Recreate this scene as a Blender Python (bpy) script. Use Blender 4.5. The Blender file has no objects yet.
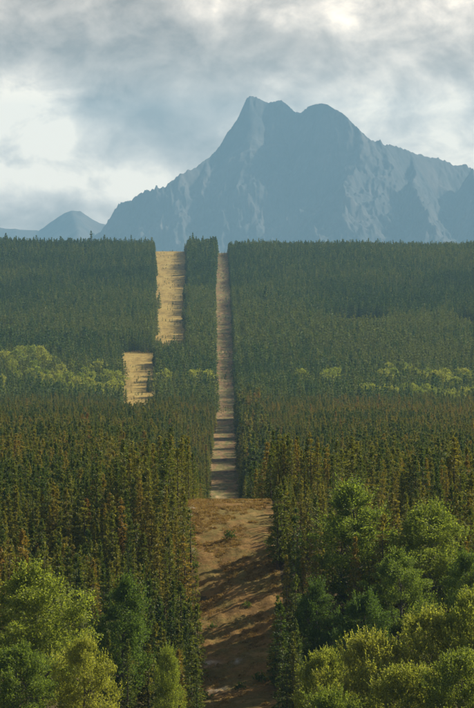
import bpy, math, random
import numpy as np
from mathutils import Vector

# ------------------------------------------------------------------ camera, sky, sun, exposure
scene = bpy.context.scene
C = scene.collection
F = 3368.0                      # focal length in photograph pixels (474 wide)
YH = 205.0                      # eye level in the photograph

cam_d = bpy.data.cameras.new('camera')
cam_d.sensor_fit = 'HORIZONTAL'
cam_d.sensor_width = 36.0
cam_d.lens = 36.0 * F / 474.0
cam_d.clip_start = 1.0
cam_d.clip_end = 120000.0
cam = bpy.data.objects.new('camera', cam_d)
C.objects.link(cam)
cam.location = (0, 0, 0)
cam.rotation_euler = (math.radians(90) - math.atan((354.0 - YH) / F), 0, 0)
scene.camera = cam

SUN_E = math.radians(36)
SUN_A = math.radians(30)        # from straight right (+X) towards the far side (+Y)
world = bpy.data.worlds.new('World')
scene.world = world
world.use_nodes = True


def build_world():
    nt = world.node_tree
    N, L = nt.nodes, nt.links
    N.clear()
    out = N.new('ShaderNodeOutputWorld')
    sky = N.new('ShaderNodeTexSky')
    sky.sky_type = 'NISHITA'
    sky.sun_disc = False
    sky.sun_elevation = SUN_E
    sky.sun_rotation = math.radians(90) - SUN_A
    bg1 = N.new('ShaderNodeBackground')
    bg1.inputs['Strength'].default_value = 0.05
    L.new(sky.outputs[0], bg1.inputs['Color'])
    tc = N.new('ShaderNodeTexCoord')

    def math_n(op, a, b=None, clamp=False):
        m = N.new('ShaderNodeMath')
        m.operation = op
        m.use_clamp = clamp
        for i, v in enumerate((a, b)):
            if v is None:
                continue
            if isinstance(v, (int, float)):
                m.inputs[i].default_value = v
            else:
                L.new(v, m.inputs[i])
        return m.outputs[0]

    def noise(sx, sz, off, scale, detail, rough, dist=0.0):
        mp = N.new('ShaderNodeMapping')
        mp.inputs['Scale'].default_value = (sx, sx, sz)
        mp.inputs['Location'].default_value = off
        L.new(tc.outputs['Generated'], mp.inputs['Vector'])
        n = N.new('ShaderNodeTexNoise')
        n.inputs['Scale'].default_value = scale
        n.inputs['Detail'].default_value = detail
        n.inputs['Roughness'].default_value = rough
        n.inputs['Distortion'].default_value = dist
        L.new(mp.outputs[0], n.inputs['Vector'])
        return n.outputs['Fac']

    n1 = noise(1.0, 1.4, (3.1, 0.4, 1.7), 17.0, 9.0, 0.60, 0.3)
    n2 = noise(1.0, 1.35, (7.3, 2.2, 5.1), 50.0, 8.0, 0.60, 0.3)
    v = math_n('ADD', math_n('MULTIPLY', n1, 0.52), math_n('MULTIPLY', n2, 0.48))
    # broad breaks and banks of this cloud deck, placed by direction
    for (px, py, rx, ry, amp) in [(28, 118, 62, 44, 0.21), (120, 186, 75, 16, 0.20), (-30, 172, 60, 22, 0.14),
                                  (330, 8, 190, 26, 0.10), (474, 155, 60, 50, 0.15), (412, 112, 70, 40, 0.08),
                                  (100, 48, 150, 26, -0.11), (150, 120, 60, 36, -0.10), (60, 205, 70, 18, -0.05),
                                  (420, 60, 160, 26, -0.03)]:
        d = Vector(((px - 237) / F, 1.0, -(py - YH) / F)).normalized()
        sub = N.new('ShaderNodeVectorMath')
        sub.operation = 'SUBTRACT'
        L.new(tc.outputs['Generated'], sub.inputs[0])
        sub.inputs[1].default_value = d
        sc = N.new('ShaderNodeVectorMath')
        sc.operation = 'MULTIPLY'
        L.new(sub.outputs[0], sc.inputs[0])
        sc.inputs[1].default_value = (F / rx, F / rx, F / ry)
        ln = N.new('ShaderNodeVectorMath')
        ln.operation = 'LENGTH'
        L.new(sc.outputs[0], ln.inputs[0])
        sq = math_n('MULTIPLY', ln.outputs['Value'], ln.outputs['Value'])
        g = math_n('EXPONENT', math_n('MULTIPLY', sq, -0.8))
        # break the blob's outline with the fine noise
        g = math_n('MULTIPLY', g, math_n('ADD', math_n('MULTIPLY', n2, 1.3), 0.35))
        v = math_n('ADD', v, math_n('MULTIPLY', g, amp))
    ramp = N.new('ShaderNodeValToRGB')
    e = ramp.color_ramp.elements
    e[0].position = 0.39
    e[0].color = (0.26, 0.22, 0.19, 1)
    e[1].position = 0.68
    e[1].color = (1.32, 1.12, 0.88, 1)
    k = e.new(0.50)
    k.color = (0.54, 0.46, 0.39, 1)
    k = e.new(0.59)
    k.color = (0.88, 0.75, 0.62, 1)
    L.new(v, ramp.inputs[0])
    bg2 = N.new('ShaderNodeBackground')
    bg2.inputs['Strength'].default_value = 1.1
    L.new(ramp.outputs[0], bg2.inputs['Color'])
    cover = noise(1.0, 1.4, (1.0, 9.0, 4.0), 2.2, 4.0, 0.5)
    mr = N.new('ShaderNodeMapRange')
    L.new(cover, mr.inputs['Value'])
    mr.inputs['From Min'].default_value = 0.57
    mr.inputs['From Max'].default_value = 0.70
    mr.inputs['To Min'].default_value = 0.04
    mr.inputs['To Max'].default_value = 0.96
    sep = N.new('ShaderNodeSeparateXYZ')
    L.new(tc.outputs['Generated'], sep.inputs[0])
    low = N.new('ShaderNodeMapRange')      # the deck closes up towards the horizon
    L.new(sep.outputs['Z'], low.inputs['Value'])
    low.inputs['From Min'].default_value = 0.075
    low.inputs['From Max'].default_value = 0.17
    low.inputs['To Min'].default_value = 0.96
    low.inputs['To Max'].default_value = 0.0
    fac = math_n('MAXIMUM', mr.outputs[0], low.outputs[0])
    mix = N.new('ShaderNodeMixShader')
    L.new(fac, mix.inputs[0])
    L.new(bg1.outputs[0], mix.inputs[1])
    L.new(bg2.outputs[0], mix.inputs[2])
    L.new(mix.outputs[0], out.inputs['Surface'])


build_world()
sun_d = bpy.data.lights.new('sun', 'SUN')
sun_d.energy = 5.0
sun_d.angle = math.radians(0.5)
sun_d.color = (1.0, 0.91, 0.76)
sun = bpy.data.objects.new('sun', sun_d)
C.objects.link(sun)
to_sun = Vector((math.cos(SUN_E) * math.cos(SUN_A), math.cos(SUN_E) * math.sin(SUN_A), math.sin(SUN_E)))
sun.rotation_euler = to_sun.to_track_quat('Z', 'Y').to_euler()
sun.location = (200, 200, 200)
scene.view_settings.view_transform = 'Standard'
scene.view_settings.look = 'None'
scene.view_settings.gamma = 1.0
scene.view_settings.exposure = 0.45
scene.view_settings.use_curve_mapping = False
scene.cycles.max_bounces = 6
scene.cycles.diffuse_bounces = 3
scene.cycles.transmission_bounces = 4
scene.cycles.volume_bounces = 1
scene.cycles.use_denoising = True
scene.cycles.use_adaptive_sampling = False

# ------------------------------------------------------------------ helpers
rng = np.random.default_rng(11)


def mesh_from(name, verts, faces, mats=(), midx=None, smooth=False):
    """verts (n,3); faces: list of arrays (m,k) of equal-sided polygons."""
    me = bpy.data.meshes.new(name)
    verts = np.asarray(verts, dtype=np.float32)
    faces = [np.asarray(f, dtype=np.int32) for f in faces if len(f)]
    me.vertices.add(len(verts))
    me.vertices.foreach_set('co', verts.ravel())
    tot = np.concatenate([np.full(len(f), f.shape[1], dtype=np.int32) for f in faces])
    start = np.concatenate([[0], np.cumsum(tot)[:-1]]).astype(np.int32)
    idx = np.concatenate([f.ravel() for f in faces])
    me.loops.add(len(idx))
    me.loops.foreach_set('vertex_index', idx)
    me.polygons.add(len(tot))
    me.polygons.foreach_set('loop_start', start)
    me.polygons.foreach_set('loop_total', tot)
    if smooth:
        me.polygons.foreach_set('use_smooth', np.ones(len(tot), dtype=bool))
    for m in mats:
        me.materials.append(m)
    if midx is not None:
        me.polygons.foreach_set('material_index', np.asarray(midx, dtype=np.int32))
    me.update(calc_edges=True)
    me.validate()
    return me


def link(name, me, parent=None):
    o = bpy.data.objects.new(name, me)
    C.objects.link(o)
    if parent is not None:
        o.parent = parent
    return o


def tag(o, label=None, cat=None, group=None, kind=None):
    if label:
        o['label'] = label
    if cat:
        o['category'] = cat
    if group:
        o['group'] = group
    if kind:
        o['kind'] = kind
    return o


def _hash(ix, iy, seed):
    h = (ix.astype(np.int64) * 374761393 + iy.astype(np.int64) * 668265263 + seed * 1442695041) & 0x7fffffff
    h = ((h ^ (h >> 13)) * 1274126177) & 0x7fffffff
    return ((h ^ (h >> 16)) & 0xffff) / 65535.0


def vnoise(x, y, seed=0):
    x = np.asarray(x, float)
    y = np.asarray(y, float)
    ix, iy = np.floor(x), np.floor(y)
    fx, fy = x - ix, y - iy
    fx = fx * fx * fx * (fx * (fx * 6 - 15) + 10)
    fy = fy * fy * fy * (fy * (fy * 6 - 15) + 10)
    a, b = _hash(ix, iy, seed), _hash(ix + 1, iy, seed)
    c, d = _hash(ix, iy + 1, seed), _hash(ix + 1, iy + 1, seed)
    return (a * (1 - fx) + b * fx) * (1 - fy) + (c * (1 - fx) + d * fx) * fy * 1.0


def fbm(x, y, seed=0, oct=5, ridged=False, gain=0.5):
    s, a, t = 0.0, 1.0, 0.0
    for i in range(oct):
        n = vnoise(x * 2 ** i + 17.3 * i, y * 2 ** i - 9.1 * i, seed + i)
        if ridged:
            n = 1 - np.abs(2 * n - 1)
        s = s + a * n
        t += a
        a *= gain
    return s / t


def sstep(a, b, x):
    t = np.clip((np.asarray(x, float) - a) / (b - a), 0, 1)
    return t * t * (3 - 2 * t)


# ------------------------------------------------------------------ materials
def new_mat(name):
    m = bpy.data.materials.new(name)
    m.use_nodes = True
    nt = m.node_tree
    nt.nodes.clear()
    out = nt.nodes.new('ShaderNodeOutputMaterial')
    return m, nt, out


def ramp_node(nt, stops):
    r = nt.nodes.new('ShaderNodeValToRGB')
    el = r.color_ramp.elements
    el[0].position, el[0].color = stops[0][0], (*stops[0][1], 1)
    el[1].position, el[1].color = stops[-1][0], (*stops[-1][1], 1)
    for p, c in stops[1:-1]:
        e = el.new(p)
        e.color = (*c, 1)
    return r


def foliage_mat(name, stops, transl=0.3, tcol=1.5, leafvar=0.5, rough=0.6):
    """tint: per-tree number (instance attribute or custom property); small per-leaf variation on top."""
    m, nt, out = new_mat(name)
    N, L = nt.nodes, nt.links
    at = N.new('ShaderNodeAttribute')
    at.attribute_type = 'INSTANCER'
    at.attribute_name = 'tint'
    geo = N.new('ShaderNodeNewGeometry')
    add = N.new('ShaderNodeMath')
    add.operation = 'MULTIPLY_ADD'
    sub = N.new('ShaderNodeMath')
    sub.operation = 'SUBTRACT'
    L.new(geo.outputs['Random Per Island'], sub.inputs[0])
    sub.inputs[1].default_value = 0.5
    L.new(sub.outputs[0], add.inputs[0])
    add.inputs[1].default_value = 0.25
    L.new(at.outputs['Fac'], add.inputs[2])
    r = ramp_node(nt, stops)
    L.new(add.outputs[0], r.inputs[0])
    hsv = N.new('ShaderNodeHueSaturation')
    mr = N.new('ShaderNodeMapRange')
    L.new(geo.outputs['Random Per Island'], mr.inputs['Value'])
    mr.inputs['To Min'].default_value = 1 - leafvar
    mr.inputs['To Max'].default_value = 1 + leafvar
    L.new(mr.outputs[0], hsv.inputs['Value'])
    L.new(r.outputs[0], hsv.inputs['Color'])
    p = N.new('ShaderNodeBsdfPrincipled')
    p.inputs['Roughness'].default_value = rough
    p.inputs['Specular IOR Level'].default_value = 0.25
    L.new(hsv.outputs[0], p.inputs['Base Color'])
    tr = N.new('ShaderNodeBsdfTranslucent')
    mul = N.new('ShaderNodeMix')
    mul.data_type = 'RGBA'
    mul.blend_type = 'MULTIPLY'
    mul.inputs[0].default_value = 1.0
    L.new(hsv.outputs[0], mul.inputs[6])
    mul.inputs[7].default_value = (tcol, tcol * 1.02, tcol * 0.55, 1)
    L.new(mul.outputs[2], tr.inputs['Color'])
    mix = N.new('ShaderNodeMixShader')
    mix.inputs[0].default_value = transl
    L.new(p.outputs[0], mix.inputs[1])
    L.new(tr.outputs[0], mix.inputs[2])
    L.new(mix.outputs[0], out.inputs['Surface'])
    return m


def bark_mat(name, c1, c2):
    m, nt, out = new_mat(name)
    N, L = nt.nodes, nt.links
    tc = N.new('ShaderNodeTexCoord')
    mp = N.new('ShaderNodeMapping')
    mp.inputs['Scale'].default_value = (6, 6, 1.2)
    n = N.new('ShaderNodeTexNoise')
    n.inputs['Scale'].default_value = 2.0
    n.inputs['Detail'].default_value = 5
    L.new(tc.outputs['Object'], mp.inputs[0])
    L.new(mp.outputs[0], n.inputs['Vector'])
    r = ramp_node(nt, [(0.3, c1), (0.7, c2)])
    L.new(n.outputs['Fac'], r.inputs[0])
    p = N.new('ShaderNodeBsdfPrincipled')
    p.inputs['Roughness'].default_value = 0.9
    L.new(r.outputs[0], p.inputs['Base Color'])
    L.new(p.outputs[0], out.inputs['Surface'])
    return m


def earth_mat(name, stops, scale, stops2=None, scale2=3.0, bump=0.6, patch=None, stretch=1.0):
    m, nt, out = new_mat(name)
    N, L = nt.nodes, nt.links
    tc = N.new('ShaderNodeTexCoord')
    mp = N.new('ShaderNodeMapping')
    mp.inputs['Scale'].default_value = (1, stretch, 1)
    L.new(tc.outputs['Object'], mp.inputs['Vector'])
    n = N.new('ShaderNodeTexNoise')
    n.inputs['Scale'].default_value = scale
    n.inputs['Detail'].default_value = 8
    n.inputs['Roughness'].default_value = 0.62
    L.new(mp.outputs[0], n.inputs['Vector'])
    r = ramp_node(nt, stops)
    L.new(n.outputs['Fac'], r.inputs[0])
    col = r.outputs[0]
    n2 = N.new('ShaderNodeTexNoise')
    n2.inputs['Scale'].default_value = scale2
    n2.inputs['Detail'].default_value = 6
    n2.inputs['Roughness'].default_value = 0.7
    L.new(mp.outputs[0], n2.inputs['Vector'])
    if stops2:
        r2 = ramp_node(nt, stops2)
        L.new(n2.outputs['Fac'], r2.inputs[0])
        mx = N.new('ShaderNodeMix')
        mx.data_type = 'RGBA'
        mx.blend_type = 'MULTIPLY'
        mx.inputs[0].default_value = 0.85
        L.new(col, mx.inputs[6])
        L.new(r2.outputs[0], mx.inputs[7])
        col = mx.outputs[2]
    if patch:
        a = N.new('ShaderNodeAttribute')
        a.attribute_name = 'patch'
        mx = N.new('ShaderNodeMix')
        mx.data_type = 'RGBA'
        L.new(a.outputs['Fac'], mx.inputs[0])
        L.new(col, mx.inputs[6])
        rp = ramp_node(nt, patch)
        L.new(n2.outputs['Fac'], rp.inputs[0])
        L.new(rp.outputs[0], mx.inputs[7])
        col = mx.outputs[2]
    p = N.new('ShaderNodeBsdfPrincipled')
    p.inputs['Roughness'].default_value = 0.95
    p.inputs['Specular IOR Level'].default_value = 0.1
    L.new(col, p.inputs['Base Color'])
    if bump:
        b = N.new('ShaderNodeBump')
        b.inputs['Strength'].default_value = bump
        b.inputs['Distance'].default_value = 0.3
        L.new(n2.outputs['Fac'], b.inputs['Height'])
        L.new(b.outputs[0], p.inputs['Normal'])
    L.new(p.outputs[0], out.inputs['Surface'])
    return m


M_needle = foliage_mat('pine_needles', [(0.0, (0.066, 0.105, 0.022)), (0.30, (0.150, 0.170, 0.026)),
                                        (0.58, (0.250, 0.215, 0.032)), (0.82, (0.280, 0.190, 0.036)),
                                        (1.0, (0.250, 0.135, 0.034))], transl=0.36, tcol=1.4, leafvar=0.38)
M_needle_far = foliage_mat('spruce_needles', [(0.0, (0.055, 0.105, 0.030)), (0.5, (0.110, 0.165, 0.036)),
                                              (1.0, (0.205, 0.225, 0.050))], transl=0.28, tcol=1.3, leafvar=0.45)
M_leaf = foliage_mat('broad_leaves', [(0.0, (0.050, 0.090, 0.018)), (0.4, (0.100, 0.155, 0.026)),
                                      (0.7, (0.205, 0.245, 0.036)), (1.0, (0.320, 0.315, 0.056))],
                     transl=0.48, tcol=1.6, leafvar=0.32)
M_bark = bark_mat('pine_bark', (0.045, 0.030, 0.020), (0.13, 0.095, 0.065))
M_bark_pale = bark_mat('poplar_bark', (0.06, 0.05, 0.04), (0.17, 0.15, 0.12))
M_ground = earth_mat('forest_floor', [(0.3, (0.07, 0.05, 0.025)), (0.55, (0.13, 0.095, 0.045)), (0.75, (0.20, 0.16, 0.075))],
                     0.02, [(0.3, (0.5, 0.5, 0.5)), (0.7, (1, 1, 1))], 1.3)
M_track = earth_mat('dry_earth', [(0.30, (0.14, 0.088, 0.032)), (0.44, (0.31, 0.185, 0.060)), (0.56, (0.19, 0.150, 0.042)), (0.72, (0.38, 0.25, 0.09))],
                    0.16, [(0.30, (0.55, 0.5, 0.45)), (0.65, (1, 1, 1))], 1.6, bump=0.8,
                    patch=[(0.3, (0.30, 0.25, 0.18)), (0.7, (0.55, 0.49, 0.39))])
M_strip = earth_mat('dry_grass_ground', [(0.32, (0.24, 0.17, 0.045)), (0.5, (0.41, 0.285, 0.080)), (0.7, (0.46, 0.345, 0.105))],
                    0.12, [(0.3, (0.5, 0.5, 0.45)), (0.65, (1, 1, 1))], 0.6, bump=0.6, stretch=0.10)
M_line = earth_mat('bare_line_ground', [(0.34, (0.11, 0.090, 0.038)), (0.45, (0.34, 0.21, 0.09)), (0.54, (0.19, 0.18, 0.055)), (0.66, (0.46, 0.32, 0.15))],
                   0.16, [(0.3, (0.4, 0.4, 0.36)), (0.65, (1, 1, 1))], 0.5, bump=0.6, stretch=0.13)
M_rock = earth_mat('mountain_rock', [(0.30, (0.05, 0.060, 0.065)), (0.5, (0.11, 0.105, 0.10)), (0.72, (0.20, 0.165, 0.14))],
                   0.0022, [(0.3, (0.45, 0.45, 0.45)), (0.7, (1, 1, 1))], 0.012, bump=0)
M_tuft = foliage_mat('dry_grass_blades', [(0.0, (0.19, 0.13, 0.04)), (0.5, (0.36, 0.22, 0.07)), (1.0, (0.46, 0.33, 0.12))],
                     transl=0.25, tcol=1.2, leafvar=0.3)

# ------------------------------------------------------------------ the lie of the land
PROF = [(-400, -1.8), (-20, -1.8), (15, -1.9), (60, -13), (110, -27), (200, -46), (300, -61), (400, -71.5), (450, -72.5)]
PROF += [(d, -(y - YH) / F * d) for d, y in [(485, 700), (507, 640), (522, 600), (538, 560), (548, 540), (560, 520),
                                             (574, 506), (588, 501)]]
PROF += [(640, -58.5), (700, -66), (900, -84), (1100, -101), (1200, -107)]
PROF += [(d, -(y - YH) / F * d) for d, y in [(1310, 490), (1500, 465), (1700, 443), (1900, 424), (2143, 406), (2400, 385),
                                             (2620, 365), (2800, 350), (3000, 336), (3300, 318), (3600, 300), (3900, 284),
                                             (4200, 268), (4500, 255), (4620, 253)]]
PROF += [(4800, -70), (5500, -115), (8000, -200), (16000, -330), (60000, -330)]
PD = np.array([p[0] for p in PROF], float)
PZ = np.array([p[1] for p in PROF], float)
_td = np.arange(-400, 9000, 2.0)
_tz = np.interp(_td, PD, PZ)
_k = np.hanning(11)[1:-1]
_k /= _k.sum()
_t1 = np.convolve(np.pad(_tz, 4, mode='edge'), _k, 'valid')
_k = np.hanning(83)[1:-1]
_k /= _k.sum()
_t2 = np.convolve(np.pad(_tz, 40, mode='edge'), _k, 'valid')
_w = sstep(1150, 1400, _td)
_tz = _t1 * (1 - _w) + _t2 * _w
_tz = np.where((_td > 4440) & (_td < 5000), _tz, _tz)

# edges of the cleared line in world X against distance, read from the photograph
LANE = [(300, 190, 290), (485, 197, 276), (507, 192, 277), (522, 189, 276), (548, 187, 269), (575, 187, 267), (600, 187, 266),
        (1200, 206, 243), (1310, 207, 241.5), (1500, 210, 239.5), (1800, 214, 237.5), (2143, 216, 236.5), (2400, 216.5, 235), (2620, 216.5, 234),
        (3300, 215.5, 232), (3900, 216, 230), (4500, 217.3, 228), (5000, 218, 228)]
LD = np.array([l[0] for l in LANE], float)
LL = np.array([(l[1] - 237) / F * l[0] for l in LANE])
LR = np.array([(l[2] - 237) / F * l[0] for l in LANE])


def lane_edges(d):
    return np.interp(d, LD, LL), np.interp(d, LD, LR)


def gz(X, d):
    X = np.asarray(X, float)
    d = np.asarray(d, float)
    z = np.where(d < 8990, np.interp(d, _td, _tz), np.interp(d, PD, PZ))
    l, r = lane_edges(d)
    off = np.maximum(np.maximum(l - X, X - r), 0)
    side = sstep(1, 26, off) * (1 - sstep(475, 540, d)) * sstep(200, 330, d)
    z = z + side * 7.5
    # the slope tips down to the left across the track
    z = z + 0.17 * np.clip(X - (l + r) / 2, -9, 9) * sstep(440, 480, d) * (1 - sstep(536, 562, d))
    # the wooded ground either side keeps its height beyond the brow while the line dips
    fall = np.interp(d, [490, 530, 560, 600, 650, 720, 800, 900, 1000, 1200, 1500, 1900, 2050],
                     [0, -6, -10, -7.5, -2.5, 3, 6.5, 10.5, 14, 18.5, 13, 2, 0])
    z = z + np.where(X > r, np.where(fall < 0, 0.45, 0.85), 1.0) * fall * sstep(2, 22 + 10 * (X > r), off)
    w = sstep(0, 20, off)
    z = z + w * (fbm(X / 45.0, d / 45.0, 3, 3) - 0.5) * 2.5 * sstep(200, 420, d) * (1 - sstep(1900, 2300, d))
    z = z + (fbm(X / 330.0 + 5, d / 420.0, 9, 3) - 0.5) * 6.0 * sstep(2200, 3200, d) * np.clip(off / 60, 0, 1)
    return z


def px_of(X, d, z):
    return 237 + X / d * F, YH - z / d * F


# far strips of the second clearing, world X edges by photograph x
def strip_hi(d):
    return (154.0 - 237) / F * d, (187.0 - 237) / F * d


def strip_lo(d):
    return (119.0 - 237) / F * d, (155.0 - 237) / F * d


def in_open(X, d):
    """True where no conifers stand."""
    l, r = lane_edges(d)
    wob = ((vnoise(d / 13.0, 0 * d + 3 * (X > -4), 5) - 0.5) * 3.4 + (vnoise(d / 4.0, 0 * d + 3 * (X > -4), 6) - 0.5) * 1.6) * (d < 2500)
    wob = np.where((d > 535) & (d < 610) & (X > 0), np.maximum(wob, 0.2), wob)
    m = (X > l - 0.6 + wob) & (X < r + 0.6 + wob)
    a, b = strip_hi(d)
    wob2 = (vnoise(d / 70.0, 0 * d, 8) - 0.5) * 8 + (vnoise(d / 14.0, 0 * d + (X > -50), 18) - 0.5) * 6
    ragged = (vnoise(X / 7.0, 0 * d, 28) - 0.5) * 70
    m |= (d > 2815 + ragged) & (X > a + wob2) & (X < b + wob2)
    a, b = strip_lo(d)
    m |= (d > 1790) & (d < 2775 + ragged) & (X > a + wob2) & (X < b + wob2)
    m |= ((d - 3130) / 125) ** 2 + ((X - 112) / 30) ** 2 < 1
    m |= ((d - 3120) / 120) ** 2 + ((X - 216) / 18) ** 2 < 1
    return m


def build_ground():
    rows = np.concatenate([np.arange(-300, 440, 10), np.arange(440, 640, 2.5), np.arange(640, 1400, 8),
                           np.arange(1400, 5000, 14), np.geomspace(5000, 32000, 60)])
    nc = 161
    u = np.linspace(-1, 1, nc)
    u = np.sign(u) * (0.35 * np.abs(u) + 0.65 * np.abs(u) ** 3)
    half = np.maximum(160, 0.62 * rows)
    X = u[None, :] * half[:, None]
    D = np.repeat(rows[:, None], nc, 1)
    Z = gz(X, D)
    verts = np.stack([X, D, Z], -1).reshape(-1, 3)
    i = np.arange(len(rows) - 1)[:, None] * nc + np.arange(nc - 1)[None, :]
    f = np.stack([i, i + 1, i + nc + 1, i + nc], -1).reshape(-1, 4)
    o = link('ground', mesh_from('ground', verts, [f], [M_ground], smooth=True))
    tag(o, kind='structure')


def build_lane(name, d0, d1, step, edges, nc, mat, lift, rel, patch=False):
    rows = np.arange(d0, d1, step)
    l, r = edges(rows)
    u = np.linspace(0, 1, nc)
    X = l[:, None] - 1.0 + (r - l + 2.0)[:, None] * u[None, :]
    D = np.repeat(rows[:, None], nc, 1)
    Z = gz(X, D) + lift
    if rel:
        edge = np.clip(np.minimum(u, 1 - u) * 8, 0, 1)[None, :]
        n = (fbm(X / 2.6, D / 2.6, 21, 4) - 0.5) * 0.8 + (fbm(X / 7.0, D / 9.0, 31, 2) - 0.5) * 0.9
        # wheel ruts winding along the line
        for k, off in enumerate((0.36, 0.50)):
            c = l[:, None] + (r - l)[:, None] * (off + 0.10 * np.sin(D / 17.0 + k * 0.4))
            n = n - 0.08 * np.exp(-((X - c) / 0.45) ** 2)
        Z = Z + (n * rel + 0.25 * rel) * edge * (1 - 0.6 * sstep(545, 570, D))
    verts = np.stack([X, D, Z], -1).reshape(-1, 3)
    i = np.arange(len(rows) - 1)[:, None] * nc + np.arange(nc - 1)[None, :]
    f = np.stack([i, i + 1, i + nc + 1, i + nc], -1).reshape(-1, 4)
    me = mesh_from(name, verts, [f], [mat], smooth=True)
    if patch:
        # pale gravel margin, and a few paler spots low on the track
        sx, sy = px_of(X, D, Z)
        w = np.exp(-((X - (l[:, None] + 0.9 + 0.5 * np.sin(D / 6.0))) / 0.55) ** 2) * sstep(540, 548, D) * (1 - sstep(566, 578, D))
        w = w * sstep(0.35, 0.6, fbm(X / 1.2, D / 2.5, 41, 3))
        for (bx, bd, rx, rd) in [(-4.0, 498, 1.3, 1.2), (0.1, 497, 0.8, 0.8), (-2.8, 487, 1.3, 1.2)]:
            w = np.maximum(w, np.exp(-(((X - bx) / rx) ** 2 + ((D - bd) / rd) ** 2)) * sstep(0.3, 0.55, fbm(X / 0.8, D / 1.6, 47, 3)))
        at = me.attributes.new('patch', 'FLOAT', 'POINT')
        at.data.foreach_set('value', np.clip(w, 0, 1).ravel().astype(np.float32))
    o = link(name, me)
    tag(o, kind='structure')
    return o


build_ground()
build_lane('cleared_track', 440, 640, 0.5, lane_edges, 60, M_track, 0.10, 1.0, patch=True)
build_lane('cleared_line', 640, 4700, 5.0, lane_edges, 14, M_line, 0.30, 0.0)
build_lane('mown_strip', 1790, 2800, 10.0, strip_lo, 12, M_strip, 0.35, 0.0)
build_lane('mown_strip', 2815, 4640, 10.0, strip_hi, 12, M_strip, 0.45, 0.0)


# ------------------------------------------------------------------ mountains
def ridge_field(X, Y, segs):
    """Highest of several sloping ridge lines; each (x0,y0,h0,x1,y1,h1,slope across x, slope along y)."""
    H = np.full(X.shape, -1e9)
    for (x0, y0, h0, x1, y1, h1, s, sy) in segs:
        dx, dy = x1 - x0, y1 - y0
        t = np.clip(((X - x0) * dx + (Y - y0) * dy) / (dx * dx + dy * dy), 0, 1)
        ax, ay = np.abs(X - (x0 + t * dx)), np.abs(Y - (y0 + t * dy))
        h = h0 + t * (h1 - h0) - np.hypot(s * ax, sy * ay) * (1 - 0.12 * np.clip(ay / 3000, 0, 1))
        H = np.maximum(H, h)
    return H


def grid_mesh(name, X, Y, Z, mat):
    nr, nc = X.shape
    verts = np.stack([X, Y, Z], -1).reshape(-1, 3)
    i = np.arange(nr - 1)[:, None] * nc + np.arange(nc - 1)[None, :]
    f = np.stack([i, i + 1, i + nc + 1, i + nc], -1).reshape(-1, 4)
    return mesh_from(name, verts, [f], [mat], smooth=True)


def wpt(px, py, d):
    return ((px - 237) / F * d, d, -(py - YH) / F * d)


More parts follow.
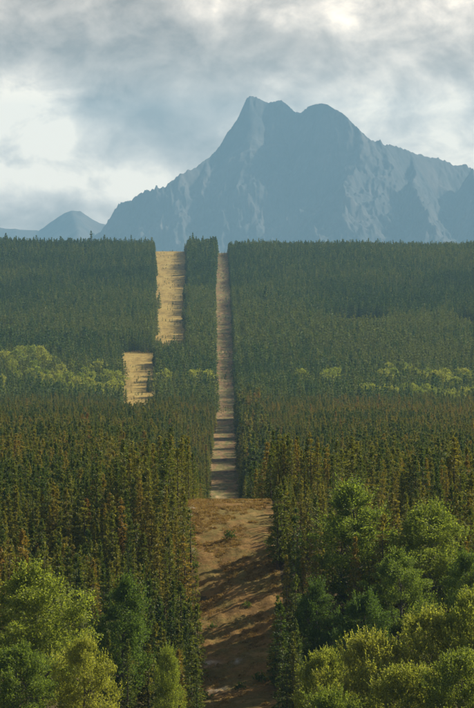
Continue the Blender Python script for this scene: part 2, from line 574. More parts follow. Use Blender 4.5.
def build_mountain():
    S = 1.0
    D0 = 25000.0
    sky = [(60, 262), (90, 236), (105, 222), (118, 209), (138, 196), (152, 192), (165, 189), (172, 182), (182, 174), (205, 158), (216, 147),
           (226, 133), (234, 121), (241, 108), (246, 99), (250, 95.5), (256, 97), (261, 100), (268, 103), (276, 101), (284, 100), (291, 105), (297, 111),
           (304, 113), (311, 107), (318, 104), (327, 103.5), (336, 109), (345, 117), (356, 128), (366, 136), (380, 143), (410, 152),
           (440, 160), (474, 168), (540, 178), (620, 196), (760, 235)]
    segs = []
    pts = [wpt(x, y, D0 + 500 * math.sin(x * 0.03)) for x, y in sky]
    for a, b in zip(pts[:-1], pts[1:]):
        segs.append((*a, *b, 2.0, 0.66 if b[0] < 330 else 0.95 if b[0] < 830 else 0.62))

    def spur(pl, s):
        q = [wpt(x, y, d) for x, y, d in pl]
        for k, (a, b) in enumerate(zip(q[:-1], q[1:])):
            segs.append((*a, *b, max(s * 1.1, 1.9 - 0.5 * k), s))
    # arete dropping from the right summit towards the viewer: parts the shaded from the sunlit face
    spur([(327, 104, 25000), (345, 132, 24700), (352, 152, 24350), (350, 182, 23700), (346, 212, 23000), (340, 252, 22100)], 0.60)
    spur([(152, 192, 25000), (156, 215, 24500), (166, 248, 23800)], 0.8)
    spur([(410, 152, 25000), (412, 184, 24000), (425, 214, 23000), (442, 252, 22000)], 0.50)
    spur([(474, 168, 25000), (478, 198, 24000), (490, 245, 22600)], 0.50)
    spur([(540, 178, 25000), (548, 220, 23600), (556, 260, 22200)], 0.5)
    xs = np.linspace(-2300, 3600, 760)
    ys = np.concatenate([np.linspace(20800, 25700, 450), np.linspace(25720, 28500, 50)])
    X, Y = np.meshgrid(xs, ys)
    wx = (fbm(X / 900, Y / 900, 51, 4) - 0.5)
    wy = (fbm(X / 900 + 40, Y / 900, 57, 4) - 0.5)
    H = ridge_field(X + wx * 150, Y + wy * 420, segs)
    # gullies and ribs: stronger low on the faces, crest kept to the outline
    rib = fbm(X / 210 + wx * 2.2, Y / 620 + wy * 2, 63, 6, ridged=True, gain=0.6) - 0.62
    fine = fbm(X / 55 + wx * 3, Y / 110 + wy * 3, 71, 4, ridged=True, gain=0.6) - 0.6
    down = np.clip((-(110 - YH) / F * D0 - H) / 700, 0, 1)
    calm = 1 - 0.55 * np.exp(-((Y - 25000) / 420.0) ** 2)
    H = H + (rib * (18 + 170 * down) + fine * (22 + 60 * down)) * calm
    H = np.maximum(H, -340 + fine * 20)
    o = link('mountain', grid_mesh('mountain', X * S, Y * S, H * S, M_rock))
    tag(o, 'big blue-grey twin-peaked mountain rising behind the forest', 'mountain', kind='structure')

    D1 = 29000.0
    sky2 = [(-160, 215), (-90, 226), (-40, 219), (0, 229), (20, 230), (38, 231), (52, 222), (64, 213), (72, 210), (80, 212), (92, 219),
            (104, 224), (125, 231), (160, 245)]
    segs = []
    pts = [wpt(x, y, D1) for x, y in sky2]
    for a, b in zip(pts[:-1], pts[1:]):
        segs.append((*a, *b, 1.2, 0.35))
    q = [wpt(72, 210, D1), wpt(78, 228, D1 - 1000), wpt(82, 250, D1 - 2200)]
    for a, b in zip(q[:-1], q[1:]):
        segs.append((*a, *b, 0.7, 0.5))
    xs = np.linspace(-4200, 200, 220)
    ys = np.linspace(26500, 31500, 160)
    X, Y = np.meshgrid(xs, ys)
    H = ridge_field(X, Y, segs)
    rib = fbm(X / 380, Y / 520, 83, 5, ridged=True) - 0.6
    H = np.maximum(H + rib * 60, -345)
    o = link('hills', grid_mesh('hills', X * S, Y * S, H * S, M_rock))
    tag(o, 'low blue hills left of the big mountain', 'hills', kind='structure')


build_mountain()


# ------------------------------------------------------------------ tree builders
def tube(pts, rad, sides=5):
    pts = np.asarray(pts, float)
    n = len(pts)
    tan = np.gradient(pts, axis=0)
    tan /= np.linalg.norm(tan, axis=1)[:, None] + 1e-9
    ref = np.where(np.abs(tan[:, 2:3]) > 0.9, np.array([[1.0, 0, 0]]), np.array([[0, 0, 1.0]]))
    a = np.cross(tan, ref)
    a /= np.linalg.norm(a, axis=1)[:, None] + 1e-9
    b = np.cross(tan, a)
    th = np.linspace(0, 2 * math.pi, sides, endpoint=False)
    ring = a[:, None, :] * np.cos(th)[None, :, None] + b[:, None, :] * np.sin(th)[None, :, None]
    v = (pts[:, None, :] + ring * np.asarray(rad)[:, None, None]).reshape(-1, 3)
    f = []
    for i in range(n - 1):
        for j in range(sides):
            k = (j + 1) % sides
            f.append((i * sides + j, i * sides + k, (i + 1) * sides + k, (i + 1) * sides + j))
    return v, np.array(f, dtype=np.int32)


def join_tubes(tubes):
    vs, fs, off = [], [], 0
    for v, f in tubes:
        vs.append(v)
        fs.append(f + off)
        off += len(v)
    return np.concatenate(vs), np.concatenate(fs)


def leaf_quads(P, size, r, up=0.3, aspect=0.55, dirs=None):
    """small diamond leaves centred at P."""
    n = len(P)
    d = r.normal(size=(n, 3)) if dirs is None else dirs + 0.35 * r.normal(size=(n, 3))
    d /= np.linalg.norm(d, axis=1)[:, None]
    nrm = r.normal(size=(n, 3))
    nrm[:, 2] += up * 2
    s = np.cross(d, nrm)
    s /= np.linalg.norm(s, axis=1)[:, None] + 1e-9
    L = (size * r.uniform(0.65, 1.35, n))[:, None]
    v = np.stack([P - d * L * 0.5, P + s * L * aspect * 0.5, P + d * L * 0.5, P - s * L * aspect * 0.5], 1).reshape(-1, 3)
    f = np.arange(n * 4, dtype=np.int32).reshape(-1, 4)
    return v, f


def make_conifer(seed, H=12.0, R=1.35, base=0.18, whorls=34, per=6, tufts=7, shape=0.85, gap=0.1, tsize=0.27):
    r = np.random.default_rng(seed)
    # trunk with a slight lean and a few bare limbs
    zz = np.linspace(0, H * 0.985, 9)
    bend = np.cumsum(r.normal(0, 0.03, (9, 2)), 0) * H / 12
    bend -= bend[0]
    tp = np.column_stack([bend, zz])
    tubes = [tube(tp, np.interp(zz, [0, H], [0.15 * H / 12, 0.012]), 6)]
    P, DIR = [], []
    for w in range(whorls):
        t = base + (1 - base) * (w + r.uniform(-0.4, 0.4)) / whorls
        t = min(max(t, base), 0.995)
        k = (t - base) / (1 - base)
        rad = R * (1 - k) ** shape * (0.55 + 0.45 * min(1, k / 0.15)) * r.uniform(0.75, 1.15) + 0.06
        n = max(3, int(per * (0.6 + 0.4 * (1 - k))))
        a0 = r.uniform(0, 6.28)
        cx = np.array([np.interp(t * H, zz, bend[:, 0]), np.interp(t * H, zz, bend[:, 1])])
        for j in range(n):
            if r.random() < gap:
                continue
            a = a0 + 6.283 * j / n + r.uniform(-0.35, 0.35)
            rr = rad * r.uniform(0.7, 1.2)
            droop = r.uniform(-0.35, 0.05) if k < 0.75 else r.uniform(0.1, 0.9)
            d = np.array([math.cos(a), math.sin(a), droop])
            s = np.sqrt(r.uniform(0.02, 1, tufts))
            p = np.column_stack([cx[0] + d[0] * rr * s, cx[1] + d[1] * rr * s, t * H + d[2] * rr * s - 0.10 * rr * s ** 2])
            p += r.normal(0, 0.09, p.shape)
            P.append(p)
            DIR.append(np.tile(d + np.array([0, 0, 0.35]), (tufts, 1)))
            if w % 4 == 0 and j % 3 == 0:
                e = np.array([cx[0] + d[0] * rr * 0.8, cx[1] + d[1] * rr * 0.8, t * H + d[2] * rr * 0.8])
                tubes.append(tube([np.array([cx[0], cx[1], t * H]), e], [0.03, 0.008], 3))
    # leader shoot
    top = tp[-1]
    P.append(np.column_stack([np.full(6, top[0]), np.full(6, top[1]), H * np.linspace(0.955, 1.0, 6)]) + r.normal(0, 0.03, (6, 3)))
    DIR.append(np.tile(np.array([0, 0, 1.0]), (6, 1)) + r.normal(0, 0.4, (6, 3)))
    P = np.concatenate(P)
    DIR = np.concatenate(DIR)
    lv, lf = leaf_quads(P, tsize, r, up=0.4, aspect=0.5, dirs=DIR)
    tv, tf = join_tubes(tubes)
    return (tv, tf), (lv, lf)


def make_broadleaf(seed, H=18.0, W=9.0, style='broad', nclump=150, leaves=80, lsize=0.24, low=0.07):
    r = np.random.default_rng(seed)
    # envelope radius against height
    kz = np.array([0, low, low + 0.12, 0.45, 0.65, 0.82, 0.93, 1.0])
    kr = {'broad': [0.1, 0.45, 0.85, 1.0, 0.92, 0.66, 0.38, 0.06],
          'tall': [0.1, 0.45, 0.80, 1.0, 0.86, 0.56, 0.32, 0.05],
          'willow': [0.3, 0.65, 0.90, 1.0, 0.95, 0.72, 0.45, 0.12]}[style]
    ph = r.uniform(0, 6.28, 4)

    def env(t, a):
        return np.interp(t, kz, kr) * W / 2 * (0.92 + 0.22 * math.sin(23 * t + 2 * a + ph[3]) + 0.16 * np.sin(2 * a + ph[0]) + 0.13 * np.sin(3 * a + ph[1] + 5 * t) + 0.10 * np.sin(5 * a + ph[2] - 9 * t))
    tubes, centres = [], []
    zz = np.linspace(0, H * 0.9, 8)
    bend = np.cumsum(r.normal(0, 0.16, (8, 2)), 0) * H / 18
    bend -= bend[0]
    tp = np.column_stack([bend, zz])
    r0 = 0.018 * H
    tubes.append(tube(tp, np.interp(zz, [0, H], [r0, 0.03]), 7))
    nl = 0
    while len(centres) < nclump:
        t = r.uniform(low * 0.8, 0.97) ** 0.85
        a = r.uniform(0, 6.283)
        rad = env(t, a) * (r.uniform(0.12, 1.0) ** 0.5) * r.uniform(0.85, 1.08)
        c = np.array([np.interp(t * H, zz, bend[:, 0]) + math.cos(a) * rad, np.interp(t * H, zz, bend[:, 1]) + math.sin(a) * rad, t * H])
        centres.append(c)
        if nl < 44 and len(centres) % 3 == 0:
            tb = max(0.08, t - r.uniform(0.14, 0.32))
            b = np.array([np.interp(tb * H, zz, bend[:, 0]), np.interp(tb * H, zz, bend[:, 1]), tb * H])
            mid = b * 0.45 + c * 0.55 + np.array([0, 0, -0.05 * H * r.uniform(0, 1)]) + r.normal(0, 0.15, 3)
            q = r0 * 0.36 * (1 - 0.75 * tb)
            tubes.append(tube([b, b * 0.7 + mid * 0.3, mid, c], [q, q * 0.8, q * 0.5, 0.012], 5))
            nl += 1
    P, DIR = [], []
    for c in centres:
        k = c[2] / H
        n = int(leaves * r.uniform(0.6, 1.4))
        if style == 'willow' or r.random() < (0.55 if style == 'tall' else 0.35):
            # upward shoots clothed in leaves
            for s in range(max(3, n // 16)):
                out = np.array([c[0], c[1], 0]) / (W / 2) * 0.45 + r.normal(0, 0.28, 3)
                d = np.array([out[0], out[1], r.uniform(0.8, 1.25)])
                d /= np.linalg.norm(d)
                L = r.uniform(0.8, 2.3) * (H / 15)
                u = r.uniform(0, 1, 16)
                p = c + r.normal(0, 0.32, 3) + d * (u * L)[:, None] + r.normal(0, 0.11, (16, 3)) * (1.15 - u)[:, None]
                P.append(p)
                DIR.append(np.tile(d, (16, 1)) + r.normal(0, 0.5, (16, 3)))
        else:
            R = r.uniform(0.6, 1.35) * (W / 9) ** 0.6
            d = r.normal(size=(n, 3))
            d /= np.linalg.norm(d, axis=1)[:, None]
            rad = R * r.uniform(0.35, 1.0, n) ** 0.6
            p = c + d * rad[:, None] * np.array([1.1, 1.1, 0.75])
            P.append(p)
            DIR.append(d + r.normal(0, 0.7, (n, 3)))
    P = np.concatenate(P)
    DIR = np.concatenate(DIR)
    lv, lf = leaf_quads(P, lsize, r, up=0.35, aspect=0.62, dirs=DIR)
    top = P[:, 2].max()
    tv, tf = join_tubes(tubes)
    return (tv, tf), (lv, lf), top


def proto_pair(name, parts, bark, leaf):
    (tv, tf), (lv, lf) = parts
    t = mesh_from(name + '_trunk', tv, [tf], [bark], smooth=True)
    c = mesh_from(name + '_crown', lv, [lf], [leaf])
    return t, c


def proto_joined(name, parts, bark, leaf):
    (tv, tf), (lv, lf) = parts
    v = np.concatenate([tv, lv])
    me = mesh_from(name, v, [tf, lf + len(tv)], [bark, leaf], np.concatenate([np.zeros(len(tf)), np.ones(len(lf))]))
    return bpy.data.objects.new(name, me)


# ------------------------------------------------------------------ scattering with geometry nodes (the uncountable rest)
def scatter(name, pts, scl, rotz, vi, tint, protos, label=None, cat=None):
    col = bpy.data.collections.new(name + '_kinds')
    for i, p in enumerate(protos):
        p.name = '%s_kind_%02d' % (name, i)
        col.objects.link(p)
    me = bpy.data.meshes.new(name)
    me.vertices.add(len(pts))
    me.vertices.foreach_set('co', np.asarray(pts, np.float32).ravel())
    for an, ty, dat, key in (('scl', 'FLOAT_VECTOR', scl, 'vector'), ('rot', 'FLOAT_VECTOR', rotz, 'vector'),
                             ('vi', 'INT', vi, 'value'), ('tint', 'FLOAT', tint, 'value')):
        a = me.attributes.new(an, ty, 'POINT')
        dat = np.asarray(dat, np.int32 if ty == 'INT' else np.float32)
        a.data.foreach_set(key, dat.ravel())
    o = link(name, me)
    ng = bpy.data.node_groups.new(name + '_nodes', 'GeometryNodeTree')
    ng.interface.new_socket('Geometry', in_out='INPUT', socket_type='NodeSocketGeometry')
    ng.interface.new_socket('Geometry', in_out='OUTPUT', socket_type='NodeSocketGeometry')
    N, L = ng.nodes, ng.links
    gi, go = N.new('NodeGroupInput'), N.new('NodeGroupOutput')
    iop = N.new('GeometryNodeInstanceOnPoints')
    ci = N.new('GeometryNodeCollectionInfo')
    ci.inputs['Collection'].default_value = col
    ci.inputs['Separate Children'].default_value = True
    ci.inputs['Reset Children'].default_value = True

    def attr(an, ty):
        n = N.new('GeometryNodeInputNamedAttribute')
        n.data_type = ty
        n.inputs['Name'].default_value = an
        return n.outputs['Attribute']
    L.new(gi.outputs[0], iop.inputs['Points'])
    L.new(ci.outputs[0], iop.inputs['Instance'])
    iop.inputs['Pick Instance'].default_value = True
    L.new(attr('vi', 'INT'), iop.inputs['Instance Index'])
    e2r = N.new('FunctionNodeEulerToRotation')
    L.new(attr('rot', 'FLOAT_VECTOR'), e2r.inputs[0])
    L.new(e2r.outputs[0], iop.inputs['Rotation'])
    L.new(attr('scl', 'FLOAT_VECTOR'), iop.inputs['Scale'])
    L.new(iop.outputs[0], go.inputs[0])
    m = o.modifiers.new('scatter', 'NODES')
    m.node_group = ng
    tag(o, label, cat, kind='stuff')
    return o


# ------------------------------------------------------------------ broadleaf trees of the foreground, placed one by one
# (photo x of the top, photo y of the top, crown width px, distance, style, tint, label)
FRONT = [
    (30, 556, 104, 428, 'broad', 0.70, 'big bright green broadleaf tree filling the bottom left corner'),
    (84, 628, 66, 412, 'broad', 0.92, 'yellow-green rounded broadleaf tree in front of the big bottom left one'),
    (14, 640, 76, 404, 'broad', 0.50, 'low green broadleaf tree at the very bottom left edge'),
    (118, 569, 64, 462, 'tall', 0.36, 'dark green upright poplar between the bottom left trees and the cleared track'),
    (168, 640, 34, 446, 'tall', 0.70, 'slim light green sapling beside the bottom of the cleared track'),
    (352, 474, 82, 510, 'tall', 0.58, 'tall green poplar standing alone above the trees right of the cleared track'),
    (432, 498, 92, 505, 'broad', 0.66, 'broad green tree at the right edge, second highest crown there'),
    (400, 545, 62, 490, 'broad', 0.52, 'middle-sized green tree between the tall poplar and right edge tree'),
    (474, 545, 60, 480, 'broad', 0.46, 'green tree cut off by the right edge above the bright willows'),
    (318, 575, 46, 486, 'tall', 0.26, 'dark narrow broadleaf tree below the tall right poplar'),
    (362, 586, 60, 462, 'broad', 0.24, 'dark rounded tree between poplar and bright willows'),
    (322, 642, 58, 436, 'willow', 0.80, 'leftmost bright willow at the bottom right, beside the cleared track'),
    (372, 626, 74, 428, 'willow', 0.95, 'yellow-green willow with pointed shoots, second from left at bottom right'),
    (432, 600, 84, 432, 'willow', 0.88, 'bright willow third from left in the bottom right corner'),
    (478, 583, 74, 430, 'willow', 0.78, 'highest bright willow, cut off by the right edge'),
    (410, 658, 78, 408, 'willow', 0.85, 'front willow in the middle of the bottom right corner'),
    (462, 646, 76, 404, 'willow', 0.66, 'front green willow right at the bottom right corner'),
    (338, 684, 70, 404, 'willow', 0.62, 'low green willow at the bottom edge right of the cleared track'),
]
SIL = []        # (d, x, ytop, ybase, halfwidth, ellipse?) silhouettes, nearest trees hide farther ones
_proto_cache = {}


def broad_proto(style, k):
    key = (style, k)
    if key not in _proto_cache:
        H, W, ncl, lv, ls = {'broad': (16, 12, 165, 270, 0.24), 'tall': (20, 9.5, 170, 250, 0.24), 'willow': (14, 11, 260, 150, 0.26)}[style]
        t, l, top = make_broadleaf(100 + 7 * k + len(style), H, W, style, ncl, lv, ls)
        v = l[0]
        wid = np.percentile(np.abs(v[:, 0]), 97) + np.percentile(np.abs(v[:, 1]), 97)
        tm, cm = proto_pair(style, (t, l), M_bark_pale, M_leaf)
        _proto_cache[key] = (tm, cm, top, wid)
    return _proto_cache[key]


def place_tree(name, tm, cm, loc, scl, rot, tint, label, cat, group):
    root = bpy.data.objects.new(name, None)
    C.objects.link(root)
    root.empty_display_size = 0.5
    root.location = loc
    root.rotation_euler = (0, 0, rot)
    root.scale = scl
    tag(root, label, cat, group)
    for n, me in (('trunk', tm), ('crown', cm)):
        o = bpy.data.objects.new(n, me)
        C.objects.link(o)
        o.parent = root
        o['tint'] = float(tint)
    return root


kcount = {}
for (x, yt, wpx, d, style, tint, label) in FRONT:
    X = (x - 237) / F * d
    zt = -(yt - YH) / F * d
    z0 = float(gz(X, d)) - 0.15
    k = kcount.get(style, 0)
    kcount[style] = k + 1
    tm, cm, top, wid = broad_proto(style, k % 4)
    sz = (zt - z0) / top
    sx = wpx / F * d / wid
    nm = {'broad': 'broadleaf_tree', 'tall': 'poplar_tree', 'willow': 'willow_tree'}[style]
    place_tree(nm, tm, cm, (X, d, z0), (sx, sx, sz), 1.3 * k + 0.4, tint, label, 'tree', 'broadleaf trees of the foreground')
    SIL.append((d, x, yt, px_of(X, d, z0)[1], wpx * 0.46, True))

# ------------------------------------------------------------------ pale broadleaf trees across the valley
MID = []
_r = random.Random(5)
for (x0, x1, y0, y1, n) in [(0, 50, 343, 352, 9), (0, 60, 358, 374, 10), (50, 118, 356, 372, 13), (66, 118, 374, 384, 7),
                            (160, 172, 366, 370, 2), (188, 212, 364, 370, 3), (296, 303, 366, 368, 1), (324, 336, 362, 370, 3),
                            (382, 420, 360, 370, 7), (420, 474, 366, 376, 9), (356, 474, 380, 390, 16)]:
    for i in range(n):
        MID.append((x0 + (x1 - x0) * (i + _r.uniform(0.1, 0.9)) / n, _r.uniform(y0, y1), _r.uniform(15, 26), _r.uniform(0.65, 1.0)))
MID.sort()
_dd = np.arange(1900, 3000, 4.0)
_yy = YH - np.interp(_dd, _td, _tz) / _dd * F
mid_pos = []
mid_protos = []
for s in range(3):
    t, l, top = make_broadleaf(300 + s, 13, 10, 'broad', 60, 45, 0.5)
    tm, cm = proto_pair('valley', (t, l), M_bark_pale, M_leaf)
    mid_protos.append((tm, cm, top))
ORD = ['first', 'second', 'third', 'fourth', 'fifth', 'sixth', 'seventh', 'eighth', 'ninth', 'tenth', 'eleventh', 'twelfth',
       'thirteenth', 'fourteenth', 'fifteenth', 'sixteenth', 'seventeenth', 'eighteenth', 'nineteenth', 'twentieth']


def ordw(i):
    if i < 20:
        return ORD[i]
    tens = ['twenty', 'thirty', 'forty', 'fifty', 'sixty', 'seventy', 'eighty', 'ninety']
    t, u = divmod(i + 1, 10)
    if u == 0:
        return tens[t - 2][:-1] + 'ieth'
    return tens[t - 2] + '-' + ORD[u - 1]


mc = {}
for i, (x, yt, wpx, tint) in enumerate(MID):
    hpx = 20 + (wpx - 15) * 0.4
    j = int(np.argmin(np.abs(_yy - (yt + hpx))))
    d = float(_dd[j])
    X = (x - 237) / F * d
    z0 = float(gz(X, d)) - 0.1
    H = max(9.0, -(yt - YH) / F * d - z0)
    tm, cm, top = mid_protos[i % 3]
    sx = wpx / F * d / 10.5
    reg = ('pale green tree in the bright valley grove far left, %s from the left' if x < 120 else
           'pale green valley tree between the far strips and the cleared line, %s from the left' if x < 240 else
           'pale green tree in the valley grove right of the cleared line, %s from the left')
    mc[reg] = mc.get(reg, -1) + 1
    place_tree('valley_tree', tm, cm, (X, d, z0), (sx, sx, H / top), 0.9 * i, tint, reg % ordw(mc[reg]), 'tree',
               'pale broadleaf trees across the valley')
    mid_pos.append((X, d, wpx / F * d * 0.55))
mid_pos = np.array(mid_pos)

# ------------------------------------------------------------------ conifers
def jitter_grid(d0, d1, sp, margin):
    P = []
    d = d0
    while d < d1:
        s = sp(d)
        half = 0.0704 * d * 1.04 + margin
        n = int(2 * half / s)
        x = -half + s * (np.arange(n) + rng.uniform(-0.45, 0.45, n) + 0.5)
        P.append(np.column_stack([x, d + s * rng.uniform(-0.45, 0.45, n)]))
        d += s
    return np.concatenate(P)


near = jitter_grid(455, 2020, lambda d: 2.85 + 0.45 * sstep(700, 2000, d), 22)
_db = np.arange(1150, 2020, 2.0)
near = np.concatenate([near, np.column_stack([lane_edges(_db)[1] + rng.uniform(0.8, 4.0, len(_db)), _db + rng.uniform(-0.7, 0.7, len(_db))])])
_dy = np.arange(538, 600, 0.8)
near = np.concatenate([near, np.column_stack([lane_edges(_dy)[1] + rng.uniform(1.4, 4.0, len(_dy)), _dy])])
X, D = near[:, 0], near[:, 1]
keep = ~in_open(X, D)
keep &= rng.random(len(X)) > 0.10
# the foreground groves and their margins are broadleaf: conifers stand back
sx, _ = px_of(X, D, 0 * X)
keep &= ~((D < 474) & (sx < 96)) & ~((D < 500) & (sx > 300))
for (x, yt, wpx, d, *_rest) in FRONT:
    tx = (x - 237) / F * d
    keep &= np.hypot(X - tx, (D - d) * 0.8) > wpx / F * d * 0.33
# gaps in the right-hand brink let slanting bars of sun through on to the slope
_l, _r = lane_edges(D)
u = X - _r
foot = D - u * math.tan(SUN_A)          # where the shadow of a tree meets the right brink
bars = np.sin(foot * 2 * math.pi / 4.7 + 1.6 * (fbm(foot / 9.0, 0 * foot, 77, 2) - 0.5) * 6.28)
keep &= ~((u > 0) & (u < 26) & (foot > 470) & (foot < 546) & (bars > np.where(foot < 500, 0.8, 0.1)))
X, D = X[keep], D[keep]
u, foot = u[keep], foot[keep]
young = (u > 0) & (u < 26) & (foot > 543) & (foot < 592)
nH = 10.6 * rng.normal(1, 0.15, len(X)).clip(0.55, 1.4) * (0.88 + 0.24 * fbm(X / 25, D / 25, 91, 3))
nH *= np.where(D < 545, 1.12, 1.0) * np.where(young, np.where(u < 3, 0.34, 0.42), 1.0)
nH *= np.where((D > 1150) & (u > 0) & (u < 12), 0.8 + 0.9 * sstep(0.42, 0.72, vnoise(foot / 34.0, 0 * foot, 151)), 1.0)
nW = nH / 12.0 * rng.uniform(0.85, 1.35, len(X)) * np.where((u > 0) & (u < 14) & (D < 560), 0.98, 1.0)
Z = gz(X, D) - 0.1
ntint = np.clip(0.30 + 0.75 * (fbm(X / 60, D / 90, 95, 3) - 0.5) + rng.normal(0, 0.19, len(X)), 0, 1)
nvi = rng.integers(0, 6, len(X))
nrot = rng.uniform(0, 6.28, len(X))

con_parts = [make_conifer(s, 12.0, R, base, wh, per, tf, sh, gap) for s, R, base, wh, per, tf, sh, gap in [
    (1, 1.75, 0.10, 30, 6, 20, 0.95, 0.10), (2, 1.45, 0.18, 30, 6, 19, 0.80, 0.14), (3, 2.05, 0.08, 28, 7, 21, 1.05, 0.12),
    (4, 1.35, 0.28, 22, 6, 20, 0.70, 0.22), (5, 1.70, 0.14, 24, 7, 20, 0.85, 0.16), (6, 1.90, 0.08, 30, 6, 20, 1.0, 0.10)]]
con_pairs = [proto_pair('conifer', p, M_bark, M_needle) for p in con_parts]

# which conifers show largest: nearest first on a coarse silhouette buffer
buf = np.zeros((708, 474), bool)


def stamp(x, yt, yb, hw, ell):
    y0, y1 = int(max(0, yt)), int(min(707, yb))
    x0, x1 = int(max(0, x - hw)), int(min(473, x + hw))
    if y1 < y0 or x1 < x0:
        return 0
    yy = np.arange(y0, y1 + 1)[:, None] + 0.5
    xx = np.arange(x0, x1 + 1)[None, :] + 0.5
    t = (yy - yt) / max(1e-6, yb - yt)
    if ell:
        m = ((xx - x) / hw) ** 2 + ((t - 0.5) / 0.5) ** 2 <= 1
    else:
        m = np.abs(xx - x) <= hw * np.clip(t, 0, 1) ** 0.75
    sub = buf[y0:y1 + 1, x0:x1 + 1]
    n = int((m & ~sub).sum())
    sub |= m
    return n


sx, yb = px_of(X, D, Z)
_, yt = px_of(X, D, Z + nH)
hw = 1.6 * nW / D * F
items = [(d, 0, i) for i, d in enumerate(D) if d < 1300] + [(s[0], 1, i) for i, s in enumerate(SIL)]
items.sort()
vis = np.zeros(len(X))
for d, ty, i in items:
    if ty:
        _, x_, a, b, h, e = SIL[i]
        stamp(x_, a, b, h, e)
    else:
        vis[i] = stamp(sx[i], yt[i], yb[i], hw[i], False)
vis[(sx < 3) | (sx > 471)] *= 0.5
chosen = np.argsort(-vis)[:300]
chosen = chosen[vis[chosen] > 0]
is_ch = np.zeros(len(X), bool)
is_ch[chosen] = True
# labels: by side, row, height and colour, then the count from the left
cls = {}
for i in chosen:
    side = 'left' if sx[i] < 228 else 'right'
    l, r_ = lane_edges(D[i])
    edge = min(abs(X[i] - l), abs(X[i] - r_)) < 2.6
    if edge:
        where = 'on the %s brink of the cleared track' % side
    else:
        y_ = yt[i]
        band = 'top' if y_ < 430 else 'upper' if y_ < 465 else 'middle' if y_ < 510 else 'lower' if y_ < 570 else 'bottom'
        where = 'in the %s rows of the %s stand' % (band, side)
    colr = 'dark green' if ntint[i] < 0.28 else 'green' if ntint[i] < 0.45 else 'olive' if ntint[i] < 0.66 else 'rusty brown'
    cls.setdefault((colr, where), []).append(i)
for (colr, where), ids in cls.items():
    ids.sort(key=lambda i: sx[i])
    for q, i in enumerate(ids):
        if len(ids) == 1:
            lab = 'only %s conifer %s' % (colr, where)
        else:
            lab = '%s conifer %s, %s from the left' % (colr, where, ordw(q))
        tm, cm = con_pairs[nvi[i]]
        place_tree('conifer_tree', tm, cm, (X[i], D[i], Z[i]), (nW[i], nW[i], nH[i] / 12.0), nrot[i], ntint[i], lab, 'conifer',
                   'conifers standing either side of the cleared track')

rest = ~is_ch
near_protos = [proto_joined('conifer', p, M_bark, M_needle) for p in con_parts]
scatter('conifer_stand', np.column_stack([X, D, Z])[rest],
        np.column_stack([nW, nW, nH / 12.0])[rest],
        np.column_stack([rng.normal(0, 0.02, len(X)), rng.normal(0, 0.02, len(X)), nrot])[rest],
        nvi[rest], ntint[rest], near_protos,
        'dense brownish-green conifer stand either side of the cleared track', 'forest')

# the valley floor and the long rise beyond
far = jitter_grid(2020, 4760, lambda d: 3.7 + 0.9 * sstep(2100, 4500, d), 30)
def brink(edge, d0, d1, sp):
    dd = np.arange(d0, d1, sp)
    dd = dd + rng.uniform(-0.5, 0.5, len(dd)) * sp
    return np.column_stack([edge(dd)[1] + rng.uniform(0.8, 4.0, len(dd)), dd])


far = np.concatenate([far, brink(lane_edges, 2020, 4700, 1.9), brink(strip_lo, 2020, 2780, 1.6), brink(strip_hi, 2830, 4600, 1.6)])
X, D = far[:, 0], far[:, 1]
keep = ~in_open(X, D) & (rng.random(len(X)) > 0.12)
sx, _ = px_of(X, D, 0 * X)
for (tx, td, tr) in mid_pos:
    keep &= ~((np.abs(X - tx) < tr * 0.8) & (D < td + 3) & (D > td - 45))
inop = in_open(X, D) & (rng.random(len(X)) < 0.35 * sstep(0.50, 0.75, fbm(X / 9.0, D / 60.0, 131, 3)))
keep |= inop
X, D = X[keep], D[keep]
inop = inop[keep]
sx, _ = px_of(X, D, 0 * X)
fH = 12.5 * rng.normal(1, 0.20, len(X)).clip(0.5, 1.5) * (0.70 + 0.6 * fbm(X / 90, D / 160, 97, 3))
fH *= np.where(rng.random(len(X)) < 0.025, 1.3, 1.0)
fH *= np.where((sx > 187) & (sx < 219) & (D > 4000), 1.30, 1.0)
fH *= np.where((sx < 155) & (D > 4000), 1.10, 1.0)
# low young growth in front of the upper strip lets its foot show
fH *= np.where((sx > 155) & (sx < 189) & (D > 2640) & (D < 2820), 0.62, 1.0)
_u = X - lane_edges(D)[1]
fH *= np.where((_u > 0) & (_u < 9), 0.84, 1.0)
fH *= np.where(inop, rng.uniform(0.08, 0.20, len(X)), 1.0)
fW = fH / 12 * np.where(inop, 1.6, 1.0) * rng.uniform(0.95, 1.45, len(X))
Z = gz(X, D) - 0.1
ftint = np.clip(0.45 + 1.5 * (fbm(X / 140, D / 300, 99, 4) - 0.5) + rng.normal(0, 0.28, len(X)), 0, 1)
ftint = np.clip(ftint - 0.26 * sstep(2950, 3350, D) + 0.20, 0, 1)
fvi = rng.integers(0, 4, len(X))
fr = np.column_stack([np.zeros(len(X)), np.zeros(len(X)), rng.uniform(0, 6.28, len(X))])
far_parts = [make_conifer(40 + s, 12.0, R, 0.10, 18, 6, 5, sh, 0.1, 0.75) for s, R, sh in [(1, 1.5, 0.8), (2, 1.8, 0.9), (3, 1.3, 0.7), (4, 1.6, 1.0)]]
for nm, msk, lab in [('valley_forest', D < 2950, 'green hazy conifer forest on the valley floor behind the near stand'),
                     ('hillside_forest', D >= 2950, 'dark blue-green conifer forest covering the long rise below the mountain')]:
    protos = [proto_joined('conifer', p, M_bark, M_needle_far) for p in far_parts]
    scatter(nm, np.column_stack([X, D, Z])[msk], np.column_stack([fW, fW, fH / 12.0])[msk], fr[msk], fvi[msk], ftint[msk], protos, lab, 'forest')


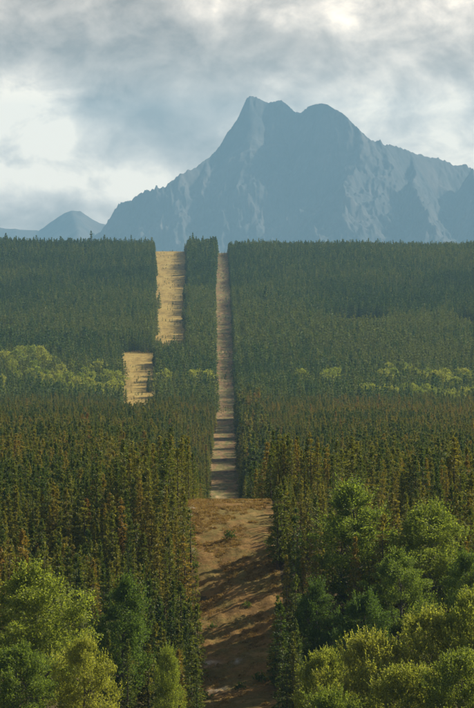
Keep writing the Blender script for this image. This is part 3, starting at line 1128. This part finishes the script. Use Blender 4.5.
# ------------------------------------------------------------------ dry grass and low scrub on the cleared ground
def tuft_proto(seed, n, h, w, mat):
    r = np.random.default_rng(seed)
    P = np.column_stack([r.normal(0, w, (n, 2)), r.uniform(0.1, 0.6, n) * h])
    d = np.column_stack([r.normal(0, 0.45, (n, 2)), np.ones(n)])
    v, f = leaf_quads(P, h, r, up=0, aspect=0.14, dirs=d)
    return bpy.data.objects.new('tuft', mesh_from('tuft', v, [f], [mat]))


n = 16000
D = rng.uniform(470, 600, n)
l, r_ = lane_edges(D)
X = l + (r_ - l) * rng.uniform(-0.03, 1.03, n)
kp = fbm(X / 3.0, D / 5.0, 121, 4) > 0.47
X, D = X[kp], D[kp]
s = rng.uniform(0.4, 1.1, len(X))
scatter('dry_grass', np.column_stack([X, D, gz(X, D) + 0.15]), np.column_stack([s, s, s * rng.uniform(0.7, 1.2, len(X))]),
        np.column_stack([0 * X, 0 * X, rng.uniform(0, 6.28, len(X))]), rng.integers(0, 3, len(X)), rng.uniform(0, 1, len(X)),
        [tuft_proto(60 + k, 46, 0.42, 0.20, M_tuft) for k in range(3)], 'tawny dry grass tufts on the cleared track', 'grass')


# low scrub: individual bushes along the track
def bush_meshes(seed):
    t, l, top = make_broadleaf(seed, 1.6, 1.9, 'willow', 26, 34, 0.16, low=0.1)
    tm, cm = proto_pair('bush', (t, l), M_bark, M_leaf)
    return tm, cm, top


bp = [bush_meshes(500 + k) for k in range(3)]
BUSH = [(229, 543, 12, 547, 0.05, 'small dark bush alone on the bare orange slope of the track'),
        (193, 560, 11, 536, 0.30, 'green bush at the left brink of the track below the gravel margin'),
        (271, 560, 12, 540, 0.12, 'dark bush at the right brink of the track just below the bare slope'),
        (196, 650, 12, 503, 0.45, 'green bush at the left brink near the foot of the track'),
        (262, 680, 14, 488, 0.08, 'dark bush near the right foot of the track'),
        (205, 690, 14, 484, 0.25, 'low bush at the left foot of the track'),
        (240, 690, 12, 486, 0.10, 'low dark bush in the middle at the foot of the track'),
        (246, 612, 9, 517, 0.20, 'tiny bush in the striped middle of the track'),
        (212, 628, 9, 511, 0.30, 'tiny bush left of the middle of the striped track')]
for i, (x, y, wpx, d, tint, lab) in enumerate(BUSH):
    Xb = (x - 237) / F * d
    tm, cm, top = bp[i % 3]
    s = wpx / F * d / 2.0
    place_tree('bush', tm, cm, (Xb, d, float(gz(Xb, d)) + 0.08), (s, s, s * 0.9), i * 1.1, tint, lab, 'bush', 'bushes along the cleared track')

# ------------------------------------------------------------------ the hazy air
bx = np.array([[x, y, z] for x in (-20500, 20500) for y in (-900, 32600) for z in (-380, 960)], float)
bf = [(0, 1, 3, 2), (4, 6, 7, 5), (0, 4, 5, 1), (2, 3, 7, 6), (0, 2, 6, 4), (1, 5, 7, 3)]
m, nt, out = new_mat('haze_air')
pv = nt.nodes.new('ShaderNodeVolumePrincipled')
pv.inputs['Color'].default_value = (0.39, 0.71, 0.97, 1)
pv.inputs['Density'].default_value = 3.5e-5
pv.inputs['Density Attribute'].default_value = ''
pv.inputs['Anisotropy'].default_value = 0.0
nt.links.new(pv.outputs[0], out.inputs['Volume'])
hz = link('haze', mesh_from('haze', bx, [np.array(bf)], [m]))
tag(hz, kind='stuff')
